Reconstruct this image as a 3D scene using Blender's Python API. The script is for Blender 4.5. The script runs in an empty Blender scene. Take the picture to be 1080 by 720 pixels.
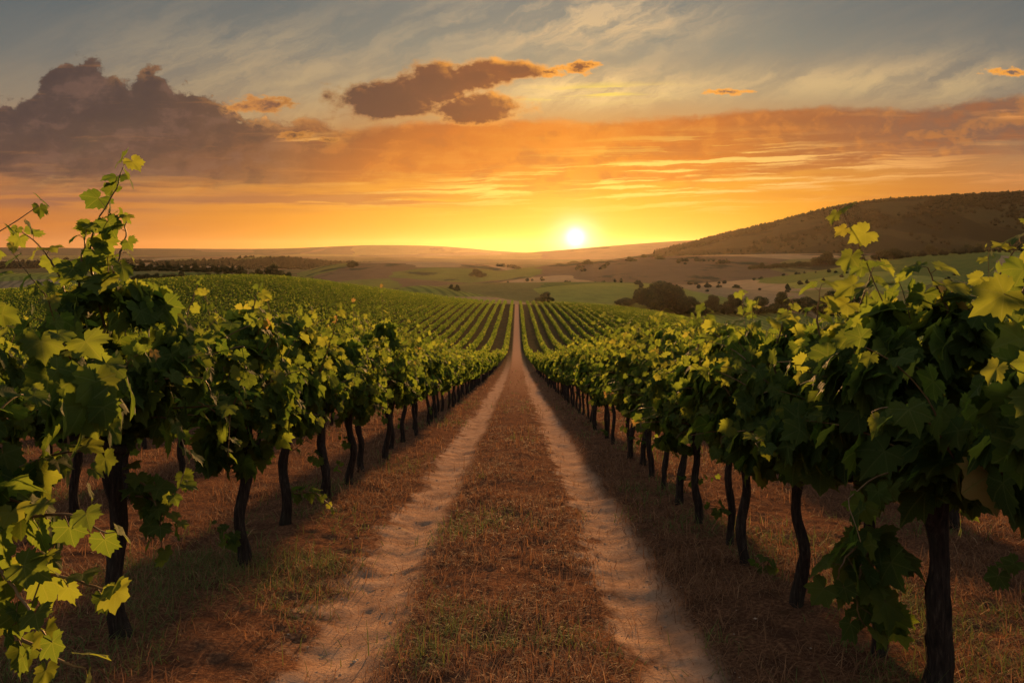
import bpy, math, random
import numpy as np
from mathutils import Vector

SC = bpy.context.scene
COL = SC.collection
RNG = np.random.default_rng(11)
random.seed(11)

# ------------------------------------------------------------------ node expression helper
def lin(r, g, b):
    f = lambda c: (c/12.92 if c <= .04045 else ((c+.055)/1.055)**2.4)
    return (f(r/255), f(g/255), f(b/255), 1.0)

class E:
    """a socket (or number) that builds Math nodes when combined"""
    def __init__(s, T, sock): s.T, s.s = T, sock
    def _m(s, op, *a, clamp=False):
        n = s.T.nodes.new('ShaderNodeMath'); n.operation = op; n.use_clamp = clamp
        for i, x in enumerate((s,)+a):
            if isinstance(x, E): s.T.links.new(x.s, n.inputs[i])
            else: n.inputs[i].default_value = x
        return E(s.T, n.outputs[0])
    def __add__(s, o): return s._m('ADD', o)
    __radd__ = __add__
    def __sub__(s, o): return s._m('SUBTRACT', o)
    def __rsub__(s, o): return (s*-1.0) + o
    def __mul__(s, o): return s._m('MULTIPLY', o)
    __rmul__ = __mul__
    def __truediv__(s, o): return s._m('DIVIDE', o)
    def max(s, o): return s._m('MAXIMUM', o)
    def min(s, o): return s._m('MINIMUM', o)
    def abs(s): return s._m('ABSOLUTE')
    def exp(s): return s._m('EXPONENT')
    def sqrt(s): return s._m('SQRT')
    def clamp(s): return s._m('ADD', 0.0, clamp=True)
    def ss(s, a, b, lo=0.0, hi=1.0):
        n = s.T.nodes.new('ShaderNodeMapRange'); n.interpolation_type = 'SMOOTHSTEP'
        s.T.links.new(s.s, n.inputs['Value'])
        n.inputs['From Min'].default_value = a; n.inputs['From Max'].default_value = b
        n.inputs['To Min'].default_value = lo; n.inputs['To Max'].default_value = hi
        return E(s.T, n.outputs[0])
    def lerp(s, a, b, lo=0.0, hi=1.0):
        n = s.T.nodes.new('ShaderNodeMapRange'); n.clamp = True
        s.T.links.new(s.s, n.inputs['Value'])
        n.inputs['From Min'].default_value = a; n.inputs['From Max'].default_value = b
        n.inputs['To Min'].default_value = lo; n.inputs['To Max'].default_value = hi
        return E(s.T, n.outputs[0])

def vec(T, x, y, z=0.0):
    n = T.nodes.new('ShaderNodeCombineXYZ')
    for i, a in enumerate((x, y, z)):
        if isinstance(a, E): T.links.new(a.s, n.inputs[i])
        else: n.inputs[i].default_value = a
    return n.outputs[0]
def noise(T, v, scale=1.0, detail=4.0, rough=.55, dist=0.0):
    n = T.nodes.new('ShaderNodeTexNoise')
    n.inputs['Scale'].default_value = scale; n.inputs['Detail'].default_value = detail
    n.inputs['Roughness'].default_value = rough; n.inputs['Distortion'].default_value = dist
    if v is not None: T.links.new(v, n.inputs['Vector'])
    return E(T, n.outputs[0])
def ramp(T, fac, stops, interp='LINEAR'):
    n = T.nodes.new('ShaderNodeValToRGB'); cr = n.color_ramp; cr.interpolation = interp
    T.links.new(fac.s, n.inputs[0])
    while len(cr.elements) > 1: cr.elements.remove(cr.elements[-1])
    cr.elements[0].position = stops[0][0]; cr.elements[0].color = stops[0][1]
    for p, c in stops[1:]:
        e = cr.elements.new(p); e.color = c
    return n.outputs[0]
def mix(T, f, a, b, mode='MIX'):
    n = T.nodes.new('ShaderNodeMix'); n.data_type = 'RGBA'; n.blend_type = mode
    for i, x in ((0, f), (6, a), (7, b)):
        if isinstance(x, E): T.links.new(x.s, n.inputs[i])
        elif isinstance(x, bpy.types.NodeSocket): T.links.new(x, n.inputs[i])
        else: n.inputs[i].default_value = x
    return n.outputs[2]
def curve(T, x, pts):
    """piecewise profile of x; pts = [(x, y)] both within 0..1"""
    n = T.nodes.new('ShaderNodeFloatCurve'); T.links.new(x.s, n.inputs['Value'])
    c = n.mapping.curves[0]
    while len(c.points) < len(pts): c.points.new(.5, .5)
    for p, q in zip(c.points, pts): p.location = q; p.handle_type = 'AUTO'
    n.mapping.use_clip = False
    n.mapping.update()
    return E(T, n.outputs[0])

# ------------------------------------------------------------------ camera
EYE, F = 1.55, 840.0          # eye height; focal length in pixels of a 1080 px wide frame
cam = bpy.data.cameras.new('camera'); camo = bpy.data.objects.new('camera', cam); COL.objects.link(camo)
camo.location = (0, 0, EYE); camo.rotation_euler = (math.radians(90), 0, 0)
cam.sensor_width = 36; cam.lens = 36*F/1080
cam.shift_x = -5/1080; cam.shift_y = -95/1080
cam.clip_start = .05; cam.clip_end = 60000
SC.camera = camo
def at(px, py, Y):            # a pixel of the photograph at depth Y
    return np.array([(px-545)/F*Y, Y, EYE-(py-265)/F*Y])

# ------------------------------------------------------------------ exposure, render settings
EXPO = 1.0
SC.view_settings.view_transform = 'Standard'; SC.view_settings.look = 'None'
SC.view_settings.exposure = EXPO; SC.view_settings.gamma = 1; SC.view_settings.use_curve_mapping = False
cy = SC.cycles
cy.use_denoising = True
cy.max_bounces = 6; cy.diffuse_bounces = 3; cy.glossy_bounces = 2; cy.transmission_bounces = 4; cy.volume_bounces = 0
cy.sample_clamp_indirect = 4.0; cy.caustics_reflective = False; cy.caustics_refractive = False

# ------------------------------------------------------------------ sun
SUN_AZ, SUN_EL = 3.2, 5.0
sun = bpy.data.lights.new('sun', 'SUN'); suno = bpy.data.objects.new('sun', sun); COL.objects.link(suno)
sun.energy = 5.0; sun.angle = math.radians(2.0); sun.color = (1.0, .50, .17)
sd = Vector((math.sin(math.radians(SUN_AZ))*math.cos(math.radians(SUN_EL)), math.cos(math.radians(SUN_AZ))*math.cos(math.radians(SUN_EL)), math.sin(math.radians(SUN_EL))))
suno.rotation_euler = sd.to_track_quat('Z', 'Y').to_euler()

# ------------------------------------------------------------------ sky
def build_world():
    W = bpy.data.worlds.new('World'); SC.world = W; W.use_nodes = True
    T = W.node_tree; T.nodes.clear()
    out = T.nodes.new('ShaderNodeOutputWorld'); bg = T.nodes.new('ShaderNodeBackground')
    T.links.new(bg.outputs[0], out.inputs[0])
    tc = T.nodes.new('ShaderNodeTexCoord'); sp = T.nodes.new('ShaderNodeSeparateXYZ')
    T.links.new(tc.outputs['Generated'], sp.inputs[0])
    dx, dy, dz = (E(T, sp.outputs[i]) for i in range(3))
    d = dy.max(.22)
    X = dx/d*F + 545.0         # azimuth and elevation of the sky, in units of 1/840
    Y = 265.0 - dz/d*F
    def ell(cx, cy, rx, ry):   # gaussian patch of sky
        a = (X-cx)/rx; b = (Y-cy)/ry
        return (a*a*-1.0 - b*b).exp()
    def disk(cx, cy, rx, ry):
        a = (X-cx)/rx; b = (Y-cy)/ry
        return 1.0 - (a*a+b*b).sqrt()
    yy = Y.lerp(-1400, 290)
    P = lambda y: (y+1400)/1690
    UP = (.43, .44, .47, 1)     # high sky overhead, brightened out of view as added fill light
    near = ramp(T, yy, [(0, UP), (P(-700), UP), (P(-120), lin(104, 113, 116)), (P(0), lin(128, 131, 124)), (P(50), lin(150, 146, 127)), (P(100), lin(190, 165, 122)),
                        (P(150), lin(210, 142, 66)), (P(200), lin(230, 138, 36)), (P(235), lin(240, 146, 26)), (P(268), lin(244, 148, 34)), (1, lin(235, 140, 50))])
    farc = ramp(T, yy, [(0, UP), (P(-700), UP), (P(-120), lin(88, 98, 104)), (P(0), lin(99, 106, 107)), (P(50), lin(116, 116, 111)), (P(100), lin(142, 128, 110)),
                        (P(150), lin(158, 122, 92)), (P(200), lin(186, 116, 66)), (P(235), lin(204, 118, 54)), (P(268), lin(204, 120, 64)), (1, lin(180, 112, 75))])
    gx = (X-620)/310
    hx = (gx*gx*-1.0).exp()
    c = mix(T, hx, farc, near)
    warp = noise(T, vec(T, X/90, Y/60), 1.0, 5, .6)
    w2 = noise(T, vec(T, X/90+7.3, Y/60), 1.0, 5, .6)
    # --- thin high cloud, drawn out along a slant
    cu = (X*.93 + Y*-.36); cv = (X*.36 + Y*.93)
    ci = noise(T, vec(T, cu/130 + warp*.9, cv/34 + w2*1.3), 1.0, 7, .62)
    cim = (ell(600, 20, 110, 36)*1.15 + ell(665, 10, 90, 30)*.7 + ell(620, 94, 90, 18)*1.5 + ell(840, 85, 120, 18)*.5 + ell(1000, 80, 90, 30)*.45 + ell(300, 60, 200, 60)*.3 + ell(150,160,200,40)*.4)
    c = mix(T, (ci.ss(.38, .66)*cim*1.0).clamp(), c, ramp(T, Y.lerp(0, 130), [(0, lin(205, 180, 142)), (.5, lin(240, 200, 140)), (1, lin(255, 218, 140))]))
    veil = noise(T, vec(T, cu/420, cv/70), 1.0, 4, .6)
    c = mix(T, veil.ss(.42, .75)*.16, c, lin(190, 165, 130))
    # --- glow of the low sun
    c = mix(T, (ell(607, 246, 360, 76)*.85).clamp(), c, lin(255, 174, 40))
    c = mix(T, (ell(607, 246, 200, 66)*.88).clamp(), c, lin(255, 190, 44))
    # --- the cloud bank
    xx = X.lerp(-120, 1200)
    CX = lambda x: (x+120)/1320
    H = 260.0
    topc = [(-120, 120), (0, 108), (36, 98), (62, 70), (95, 62), (125, 84), (158, 72), (185, 84), (215, 96), (245, 112), (285, 126), (335, 126), (365, 134), (410, 130), (450, 126), (540, 124), (640, 127), (720, 121), (800, 114), (900, 111), (960, 114), (1010, 106), (1080, 99), (1200, 92)]
    botc = [(-120, 178), (0, 190), (110, 198), (200, 202), (300, 198), (380, 194), (450, 202), (540, 206), (640, 198), (740, 192), (820, 182), (900, 180), (1000, 168), (1080, 160), (1200, 160)]
    top = curve(T, xx, [(CX(a), b/H) for a, b in topc])*H
    bot = curve(T, xx, [(CX(a), b/H) for a, b in botc])*H
    puff = noise(T, vec(T, X/34, Y/26), 1.0, 6, .6, .3)
    long = noise(T, vec(T, X/150 + w2*.6, Y/13 + warp*.6), 1.0, 5, .6)
    leftness = X.ss(380, 260)
    pf2 = noise(T, vec(T, X/11, Y/9), 1.0, 4, .6, .2)
    rag = (puff-.5)*(leftness*58+18.0) + (long-.5)*10.0 + (pf2-.5)*(leftness*14+3.0)
    up = (Y - top + rag)
    bank = up.ss(-2.0, 7.0)*((bot - Y) + (long-.5)*70.0).ss(-9.0, 16.0)
    bcol = ramp(T, xx, [(0, lin(76, 63, 63)), (CX(150), lin(80, 64, 60)), (CX(280), lin(108, 77, 60)), (CX(380), lin(150, 90, 52)), (CX(480), lin(200, 106, 34)), (CX(600), lin(226, 128, 30)),
                        (CX(720), lin(200, 110, 40)), (CX(850), lin(162, 98, 58)), (CX(1000), lin(136, 97, 76)), (1, lin(120, 90, 78))])
    low = ramp(T, xx, [(0, lin(104, 79, 70)), (CX(150), lin(120, 86, 68)), (CX(300), lin(158, 102, 62)), (CX(400), lin(206, 116, 42)), (CX(600), lin(248, 156, 32)), (CX(750), lin(226, 132, 40)), (CX(900), lin(196, 118, 60)), (1, lin(160, 112, 84))])
    bc = mix(T, (Y + (warp-.5)*70.0).ss(120, 205), bcol, low)
    bc = mix(T, puff.ss(.48, .72)*.30, bc, mix(T, leftness, lin(176, 104, 52), lin(66, 54, 53)))
    bc = mix(T, (warp.ss(.5, .3)*pf2.ss(.35, .7))*.22*leftness, bc, lin(150, 112, 92))
    bil = noise(T, vec(T, X/52 + w2*.8, Y/30 + warp*.8), 1.0, 7, .58, .2)
    bil2 = noise(T, vec(T, (X-14)/52 + w2*.8, (Y-9)/30 + warp*.8), 1.0, 7, .58, .2)
    bc = mix(T, (bil2-bil).ss(.0, .16)*.32, bc, mix(T, leftness, lin(236, 148, 52), lin(138, 102, 86)))
    bc = mix(T, (bil-bil2).ss(.0, .16)*.38, bc, mix(T, leftness, lin(176, 100, 48), lin(70, 58, 58)))
    bc = mix(T, long.ss(.55, .78)*.26, bc, lin(240, 160, 74))
    # sunlit upper rims of the puffs
    rim = up.ss(-2.0, 4.0)*up.ss(16.0, 4.0)*puff.ss(.42, .62)*(ell(258, 118, 60, 30) + ell(150, 85, 40, 20)*.25 + hx*.35)
    bc = mix(T, rim.clamp()*.85, bc, lin(250, 172, 88))
    c = mix(T, bank*.94, c, bc)
    # --- bright rents in and below the bank
    st = noise(T, vec(T, X/120 + warp*.9, Y/6.5 + w2*1.4 + X/160), 1.0, 5, .58)
    sm = (ell(600, 203, 190, 18)*1.1 + ell(760, 195, 120, 16) + ell(760, 160, 130, 16)*.8 + ell(880, 172, 150, 12)*.9 + ell(690, 176, 90, 8)*.8 + ell(590, 186, 60, 5)*.8 + ell(430, 207, 120, 9)*.75 + ell(1000, 186, 200, 8)*.6 + ell(1065, 120, 30, 5)*.9 + ell(1070, 150, 30, 5)*.8 + ell(320, 145, 30, 6)*.9 + ell(645, 96, 62, 7)*1.0 + ell(592, 104, 44, 6)*1.0)
    c = mix(T, (st.ss(.47, .64)*sm).clamp(), c, ramp(T, X.lerp(300, 1080), [(0, lin(250, 178, 96)), (.25, lin(255, 214, 96)), (.45, lin(255, 222, 100)), (.7, lin(250, 190, 104)), (1, lin(240, 160, 92))]))
    # --- grey bars low in the west
    gb = noise(T, vec(T, X/170 + w2*.5, Y/9.0 + warp*.8), 1.0, 4, .55)
    gm = ell(345, 211, 120, 8)*2.2 + ell(20, 208, 110, 9)*.9 + ell(130, 216, 110, 8)*.7 + ell(60, 238, 160, 10)*.35 + ell(930, 205, 160, 10)*.4
    c = mix(T, (gb.ss(.36, .58)*gm).clamp()*.8, c, mix(T, X.ss(100, 500), lin(150, 100, 78), lin(196, 118, 52)))
    # --- a detached cumulus, lit on its right
    BIG = ((412, 106, 72, 24, 1), (462, 90, 46, 28, 1), (500, 113, 66, 18, .8), (508, 78, 40, 17, 1), (546, 74, 34, 11, 1))
    SMALL = ((580, 76, 22, 6, .8), (611, 71, 26, 9, 1.0), (282, 110, 36, 11, .9), (255, 112, 20, 9, .8), (768, 97, 30, 5, .8), (1068, 76, 34, 6, .8), (312, 143, 20, 7, .8), (345, 147, 14, 4, .7))
    def heap(parts, offx, offy):
        dn = None
        for (cx, cyy, rx, ry, k) in parts:
            e = disk(cx+offx, cyy+offy, rx, ry)*k
            dn = e if dn is None else dn.max(e)
        return dn
    def body(parts, sx, sy, amp, ox=0.0, oy=0.0):
        return heap(parts, -ox, -oy) + (noise(T, vec(T, (X+ox)/sx + warp*.5, (Y+oy)/sy), 1.0, 6, .62)-.5)*amp
    dn = body(BIG, 30, 20, 1.5).max(body(SMALL, 13, 7, 2.0)-.12)
    dl = body(BIG, 30, 20, 1.5, 9.0, -3.0)
    litf = (dn-dl).ss(.06, .5)*dn.ss(.75, .25)
    cc = mix(T, X.ss(360, 560), lin(92, 63, 54), lin(138, 78, 44))
    cc = mix(T, X.ss(690, 790), cc, lin(128, 108, 98))
    cc = mix(T, X.ss(320, 270), cc, lin(150, 100, 72))
    cc = mix(T, dn.ss(.2, .9)*.3, cc, lin(84, 58, 50))
    cc = mix(T, litf*(X.ss(380, 520, .4, 1.0)), cc, lin(255, 168, 60))
    cc = mix(T, dn.ss(.34, .02)*X.ss(360, 540, .3, 1.0), cc, lin(255, 178, 84))
    c = mix(T, dn.ss(-.10, .30)*.94, c, cc)
    # --- sun
    c = mix(T, (ell(607, 249, 62, 36)*.85).clamp(), c, lin(255, 198, 62))
    c = mix(T, (ell(607, 250, 22, 19)*1.0).clamp(), c, lin(255, 248, 190))
    rd = (((X-607)*(X-607)) + ((Y-250)*(Y-250))).sqrt()
    core = ((rd*rd)/-80.0).exp()
    vm = T.nodes.new('ShaderNodeVectorMath'); vm.operation = 'SCALE'
    T.links.new(c, vm.inputs[0]); T.links.new((core*2.5 + 1.0).s, vm.inputs['Scale'])
    # the clear air behind everything: physical sky of the same low sun
    sk = T.nodes.new('ShaderNodeTexSky'); sk.sky_type = 'NISHITA'; sk.sun_disc = False
    sk.sun_elevation = math.radians(SUN_EL); sk.sun_rotation = math.radians(SUN_AZ)
    bs = T.nodes.new('ShaderNodeBackground'); T.links.new(sk.outputs[0], bs.inputs[0]); bs.inputs[1].default_value = .0002
    ad = T.nodes.new('ShaderNodeAddShader'); T.links.new(bg.outputs[0], ad.inputs[0]); T.links.new(bs.outputs[0], ad.inputs[1])
    T.links.new(vm.outputs[0], bg.inputs[0])
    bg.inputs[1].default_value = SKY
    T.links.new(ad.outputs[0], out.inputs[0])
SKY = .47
build_world()

# ------------------------------------------------------------------ numeric helpers
def vnoise(x, y, seed=0):
    xi = np.floor(x).astype(np.int64); yi = np.floor(y).astype(np.int64)
    fx, fy = x-xi, y-yi; fx = fx*fx*(3-2*fx); fy = fy*fy*(3-2*fy)
    def h(a, b):
        n = (a*374761393 + b*668265263 + seed*974634) & 0x7fffffff
        n = ((n ^ (n >> 13))*1274126177) & 0x7fffffff
        return ((n ^ (n >> 16)) & 0xffff)/65535.0
    return (h(xi, yi)*(1-fx)+h(xi+1, yi)*fx)*(1-fy) + (h(xi, yi+1)*(1-fx)+h(xi+1, yi+1)*fx)*fy
def fbm(x, y, o=4, seed=0, g=.5):
    s = 0; a = 1; t = 0
    for i in range(o):
        s = s + a*vnoise(x, y, seed+i*17); t += a; a *= g; x = x*2.03+11.7; y = y*2.03+5.1
    return s/t - .5
def sstep(a, b, x):
    t = np.clip((x-a)/(b-a), 0, 1); return t*t*(3-2*t)
def smooth_interp(x, xs, ys):
    xs = np.asarray(xs, float); ys = np.asarray(ys, float)
    m = np.gradient(ys, xs); x = np.clip(x, xs[0], xs[-1])
    i = np.clip(np.searchsorted(xs, x, 'right')-1, 0, len(xs)-2)
    h = xs[i+1]-xs[i]; t = (x-xs[i])/h
    return (2*t**3-3*t**2+1)*ys[i] + (t**3-2*t**2+t)*h*m[i] + (-2*t**3+3*t**2)*ys[i+1] + (t**3-t**2)*h*m[i+1]

def mesh_np(name, V, faces=None, quads=None, tris=None, mat=None, mi=None, attrs=None, uv=None, smooth=False):
    """V (n,3); quads (m,4) and/or tris (k,3)"""
    me = bpy.data.meshes.new(name)
    loops = []; starts = []; tot = 0
    if quads is not None and len(quads):
        q = np.asarray(quads, np.int32); loops.append(q.ravel()); starts.append(tot+4*np.arange(len(q))); tot += q.size
    if tris is not None and len(tris):
        t = np.asarray(tris, np.int32); loops.append(t.ravel()); starts.append(tot+3*np.arange(len(t))); tot += t.size
    L = np.concatenate(loops).astype(np.int32); S = np.concatenate(starts).astype(np.int32)
    V = np.ascontiguousarray(V, np.float32)
    me.vertices.add(len(V)); me.vertices.foreach_set('co', V.ravel())
    me.loops.add(len(L)); me.loops.foreach_set('vertex_index', L)
    me.polygons.add(len(S)); me.polygons.foreach_set('loop_start', S)
    if mi is not None: me.polygons.foreach_set('material_index', np.asarray(mi, np.int32))
    me.polygons.foreach_set('use_smooth', np.full(len(S), smooth))
    me.update(calc_edges=True)
    if attrs:
        for k, a in attrs.items():
            if a.ndim == 1:
                at_ = me.attributes.new(k, 'FLOAT', 'POINT'); at_.data.foreach_set('value', a.astype(np.float32))
            else:
                at_ = me.attributes.new(k, 'FLOAT_COLOR', 'POINT'); at_.data.foreach_set('color', a.astype(np.float32).ravel())
    if uv is not None:
        u = me.uv_layers.new(name='UVMap'); u.data.foreach_set('uv', np.asarray(uv, np.float32)[L].ravel())
    for m in (mat if isinstance(mat, (list, tuple)) else [mat]):
        if m: me.materials.append(m)
    me.validate()
    return me
def link(name, data, parent=None, loc=None, rz=None):
    o = bpy.data.objects.new(name, data); COL.objects.link(o)
    if parent: o.parent = parent
    if loc is not None: o.location = loc
    if rz is not None: o.rotation_euler = (0, 0, rz)
    return o
def tag(o, label=None, cat=None, group=None, kind=None):
    if label: o['label'] = label
    if cat: o['category'] = cat
    if group: o['group'] = group
    if kind: o['kind'] = kind
    return o
class MB:
    def __init__(s): s.V = []; s.Q = []; s.n = 0
    def add(s, V, Q): s.V.append(V); s.Q.append(np.asarray(Q)+s.n); s.n += len(V)
    def tube(s, pts, rad, sides=8, rough=0.0, seed=0):
        pts = np.asarray(pts, float); n = len(pts); rad = np.broadcast_to(rad, (n,))
        tan = np.gradient(pts, axis=0); tan /= np.linalg.norm(tan, axis=1)[:, None]+1e-9
        ref = np.array([0.31, .9, .1]) if abs(tan[0][2]) > .6 else np.array([0, 0, 1.])
        a = np.cross(tan, ref); a /= np.linalg.norm(a, axis=1)[:, None]+1e-9
        b = np.cross(tan, a)
        th = np.linspace(0, 2*np.pi, sides, endpoint=False)
        r = rad[:, None]*np.ones(sides)[None]
        if rough:
            k = np.arange(n)
            r = r*(1+rough*2*fbm(th[None]*1.9+seed*3.1+k[:, None]*.13, k[:, None]*.42+seed, 3, seed))
        V = pts[:, None]+(a[:, None]*np.cos(th)[None, :, None]+b[:, None]*np.sin(th)[None, :, None])*r[..., None]
        i = np.arange(n-1)[:, None]*sides; j = np.arange(sides)[None]; j2 = (j+1) % sides
        Q = np.stack([i+j, i+j2, i+sides+j2, i+sides+j], -1).reshape(-1, 4)
        cap = [[(n-1)*sides+k for k in (0, sides//3, 2*sides//3, 2*sides//3)]]
        s.add(V.reshape(-1, 3), Q)
    def mesh(s, name, mat, smooth=True):
        return mesh_np(name, np.concatenate(s.V), quads=np.concatenate(s.Q), mat=mat, smooth=smooth)

# ------------------------------------------------------------------ materials
def new_mat(name):
    m = bpy.data.materials.new(name); m.use_nodes = True; T = m.node_tree; T.nodes.clear()
    o = T.nodes.new('ShaderNodeOutputMaterial'); return m, T, o
def bump(T, h, strength, dist):
    n = T.nodes.new('ShaderNodeBump'); n.inputs['Strength'].default_value = strength; n.inputs['Distance'].default_value = dist
    T.links.new(h.s, n.inputs['Height']); return n.outputs[0]
def pbsdf(T, col, rough=.8, spec=.2, normal=None):
    n = T.nodes.new('ShaderNodeBsdfPrincipled')
    if isinstance(col, bpy.types.NodeSocket): T.links.new(col, n.inputs['Base Color'])
    else: n.inputs['Base Color'].default_value = col
    n.inputs['Roughness'].default_value = rough; n.inputs['Specular IOR Level'].default_value = spec
    if normal is not None: T.links.new(normal, n.inputs['Normal'])
    return n
def transl(T, bs, col, fac):
    t = T.nodes.new('ShaderNodeBsdfTranslucent'); m = T.nodes.new('ShaderNodeMixShader'); m.inputs[0].default_value = fac
    if isinstance(col, bpy.types.NodeSocket): T.links.new(col, t.inputs[0])
    else: t.inputs[0].default_value = col
    T.links.new(bs.outputs[0], m.inputs[1]); T.links.new(t.outputs[0], m.inputs[2]); return m
def attr(T, name):
    n = T.nodes.new('ShaderNodeAttribute'); n.attribute_name = name; return n

def mat_leaf(name, veins):
    m, T, o = new_mat(name)
    r = E(T, attr(T, 'rnd').outputs['Fac'])
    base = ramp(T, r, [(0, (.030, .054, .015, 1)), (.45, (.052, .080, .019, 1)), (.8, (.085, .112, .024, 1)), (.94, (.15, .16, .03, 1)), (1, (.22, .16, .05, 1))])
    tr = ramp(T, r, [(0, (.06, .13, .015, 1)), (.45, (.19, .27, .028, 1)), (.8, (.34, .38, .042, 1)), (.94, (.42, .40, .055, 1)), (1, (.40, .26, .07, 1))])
    nrm = None
    if veins:
        uv = T.nodes.new('ShaderNodeUVMap'); sp = T.nodes.new('ShaderNodeSeparateXYZ'); T.links.new(uv.outputs[0], sp.inputs[0])
        x, y = E(T, sp.outputs[0]), E(T, sp.outputs[1])
        v = None
        for a in (90, 38, 142, -15, 195):
            ca, sa = math.cos(math.radians(a)), math.sin(math.radians(a))
            along = x*ca + y*sa; across = (x*-sa + y*ca).abs()
            side = ((along*9.0 - across*7.0)._m('FRACT') - .5).abs()
            k = across.ss(.028, .006).max(side.ss(.10, .02)*across.ss(.38, .05)*.45)*along.ss(-.01, .03)
            v = k if v is None else v.max(k)
        base = mix(T, v*.55, base, (.15, .19, .06, 1))
        tr = mix(T, v*.4, tr, (.30, .34, .05, 1))
        mot = noise(T, uv.outputs[0], 3.0, 3, .6)
        base = mix(T, mot.ss(.45, .75)*.5, base, (.04, .065, .014, 1))
        nrm = bump(T, v*-1.0 + mot*.5, .5, .012)
    b = pbsdf(T, base, .72, .05, nrm)
    mx = transl(T, b, tr, .50)
    T.links.new(mx.outputs[0], o.inputs[0]); return m
M_LEAF = mat_leaf('vine_leaf', True)
M_LEAF_FAR = mat_leaf('vine_leaf_plain', False)

def mat_bark():
    m, T, o = new_mat('vine_bark')
    tc = T.nodes.new('ShaderNodeTexCoord'); sp = T.nodes.new('ShaderNodeSeparateXYZ'); T.links.new(tc.outputs['Object'], sp.inputs[0])
    x, y, z = (E(T, sp.outputs[i]) for i in range(3))
    n = noise(T, vec(T, x*60.0, y*60.0, z*9.0), 1.0, 5, .65)
    n2 = noise(T, vec(T, x*9.0, y*9.0, z*5.0), 1.0, 3, .6)
    c = ramp(T, n, [(.3, (.014, .010, .008, 1)), (.55, (.042, .030, .022, 1)), (.75, (.10, .074, .055, 1))])
    c = mix(T, n2.ss(.5, .7)*.4, c, (.05, .05, .03, 1))
    b = pbsdf(T, c, .9, .15, bump(T, n, 1.0, .02)); T.links.new(b.outputs[0], o.inputs[0]); return m
M_BARK = mat_bark()
def mat_cane():
    m, T, o = new_mat('vine_cane')
    tc = T.nodes.new('ShaderNodeTexCoord'); n = noise(T, tc.outputs['Object'], 14, 3, .6)
    c = ramp(T, n, [(.35, (.10, .055, .025, 1)), (.65, (.20, .12, .04, 1))])
    b = pbsdf(T, c, .6, .3); T.links.new(b.outputs[0], o.inputs[0]); return m
M_CANE = mat_cane()

TRACK_L, TRACK_R = -.92, .78
ROW_L, ROW_R, ROW_STEP = -1.98, 1.74, 2.12
def mat_ground():
    m, T, o = new_mat('field_soil')
    tc = T.nodes.new('ShaderNodeTexCoord'); sp = T.nodes.new('ShaderNodeSeparateXYZ'); T.links.new(tc.outputs['Object'], sp.inputs[0])
    x, y, z = (E(T, sp.outputs[i]) for i in range(3)); p = tc.outputs['Object']
    big = noise(T, vec(T, x, y*.6), .8, 4, .6); mid = noise(T, vec(T, x, y*.8), 4.0, 5, .62); fine = noise(T, vec(T, x, y), 38.0, 5, .65); grit = noise(T, vec(T, x, y), 160.0, 3, .6)
    xw = x + (big-.5)*.46 + (mid-.5)*.34
    tl = ((xw-TRACK_L)/.30); tr = ((xw-TRACK_R)/.28)
    tmask = ((tl*tl*-1.0).exp() + (tr*tr*-1.0).exp())
    tmask = (tmask + (mid-.5)*1.0 + (big-.5)*.5 + (fine-.5)*.6).ss(.30, .78)
    # straw litter and brown earth
    litter = ramp(T, fine, [(.28, (.055, .028, .017, 1)), (.48, (.135, .065, .036, 1)), (.62, (.23, .115, .058, 1)), (.78, (.33, .19, .10, 1))])
    litter = mix(T, mid.ss(.42, .66)*.7, litter, (.062, .033, .021, 1))
    litter = mix(T, big.ss(.55, .75)*mid.ss(.45, .7)*.5, litter, (.085, .090, .030, 1))
    dirt = ramp(T, mid, [(.25, (.25, .155, .10, 1)), (.5, (.36, .225, .142, 1)), (.75, (.48, .32, .21, 1))])
    dirt = mix(T, fine.ss(.50, .70)*.6, dirt, (.19, .11, .068, 1))
    dirt = mix(T, noise(T, vec(T, x*9.0, y*3.0), 1.0, 5, .65).ss(.54, .70)*.5, dirt, (.16, .085, .05, 1))
    dirt = mix(T, grit.ss(.60, .76)*.4, dirt, (.60, .46, .34, 1))
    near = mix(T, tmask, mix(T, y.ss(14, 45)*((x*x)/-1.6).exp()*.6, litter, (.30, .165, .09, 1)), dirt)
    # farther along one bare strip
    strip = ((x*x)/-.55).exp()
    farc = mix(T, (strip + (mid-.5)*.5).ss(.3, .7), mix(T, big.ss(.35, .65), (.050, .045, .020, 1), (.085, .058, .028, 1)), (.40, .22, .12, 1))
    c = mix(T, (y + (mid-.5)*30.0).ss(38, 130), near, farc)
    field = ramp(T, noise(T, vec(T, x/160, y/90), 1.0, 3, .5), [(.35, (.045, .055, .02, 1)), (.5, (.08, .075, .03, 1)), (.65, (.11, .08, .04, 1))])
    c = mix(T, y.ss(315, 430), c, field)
    h = fine*.6 + grit*.25 + mid*.6
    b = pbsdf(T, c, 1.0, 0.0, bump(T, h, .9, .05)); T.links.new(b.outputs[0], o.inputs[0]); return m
M_GROUND = mat_ground()

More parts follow.
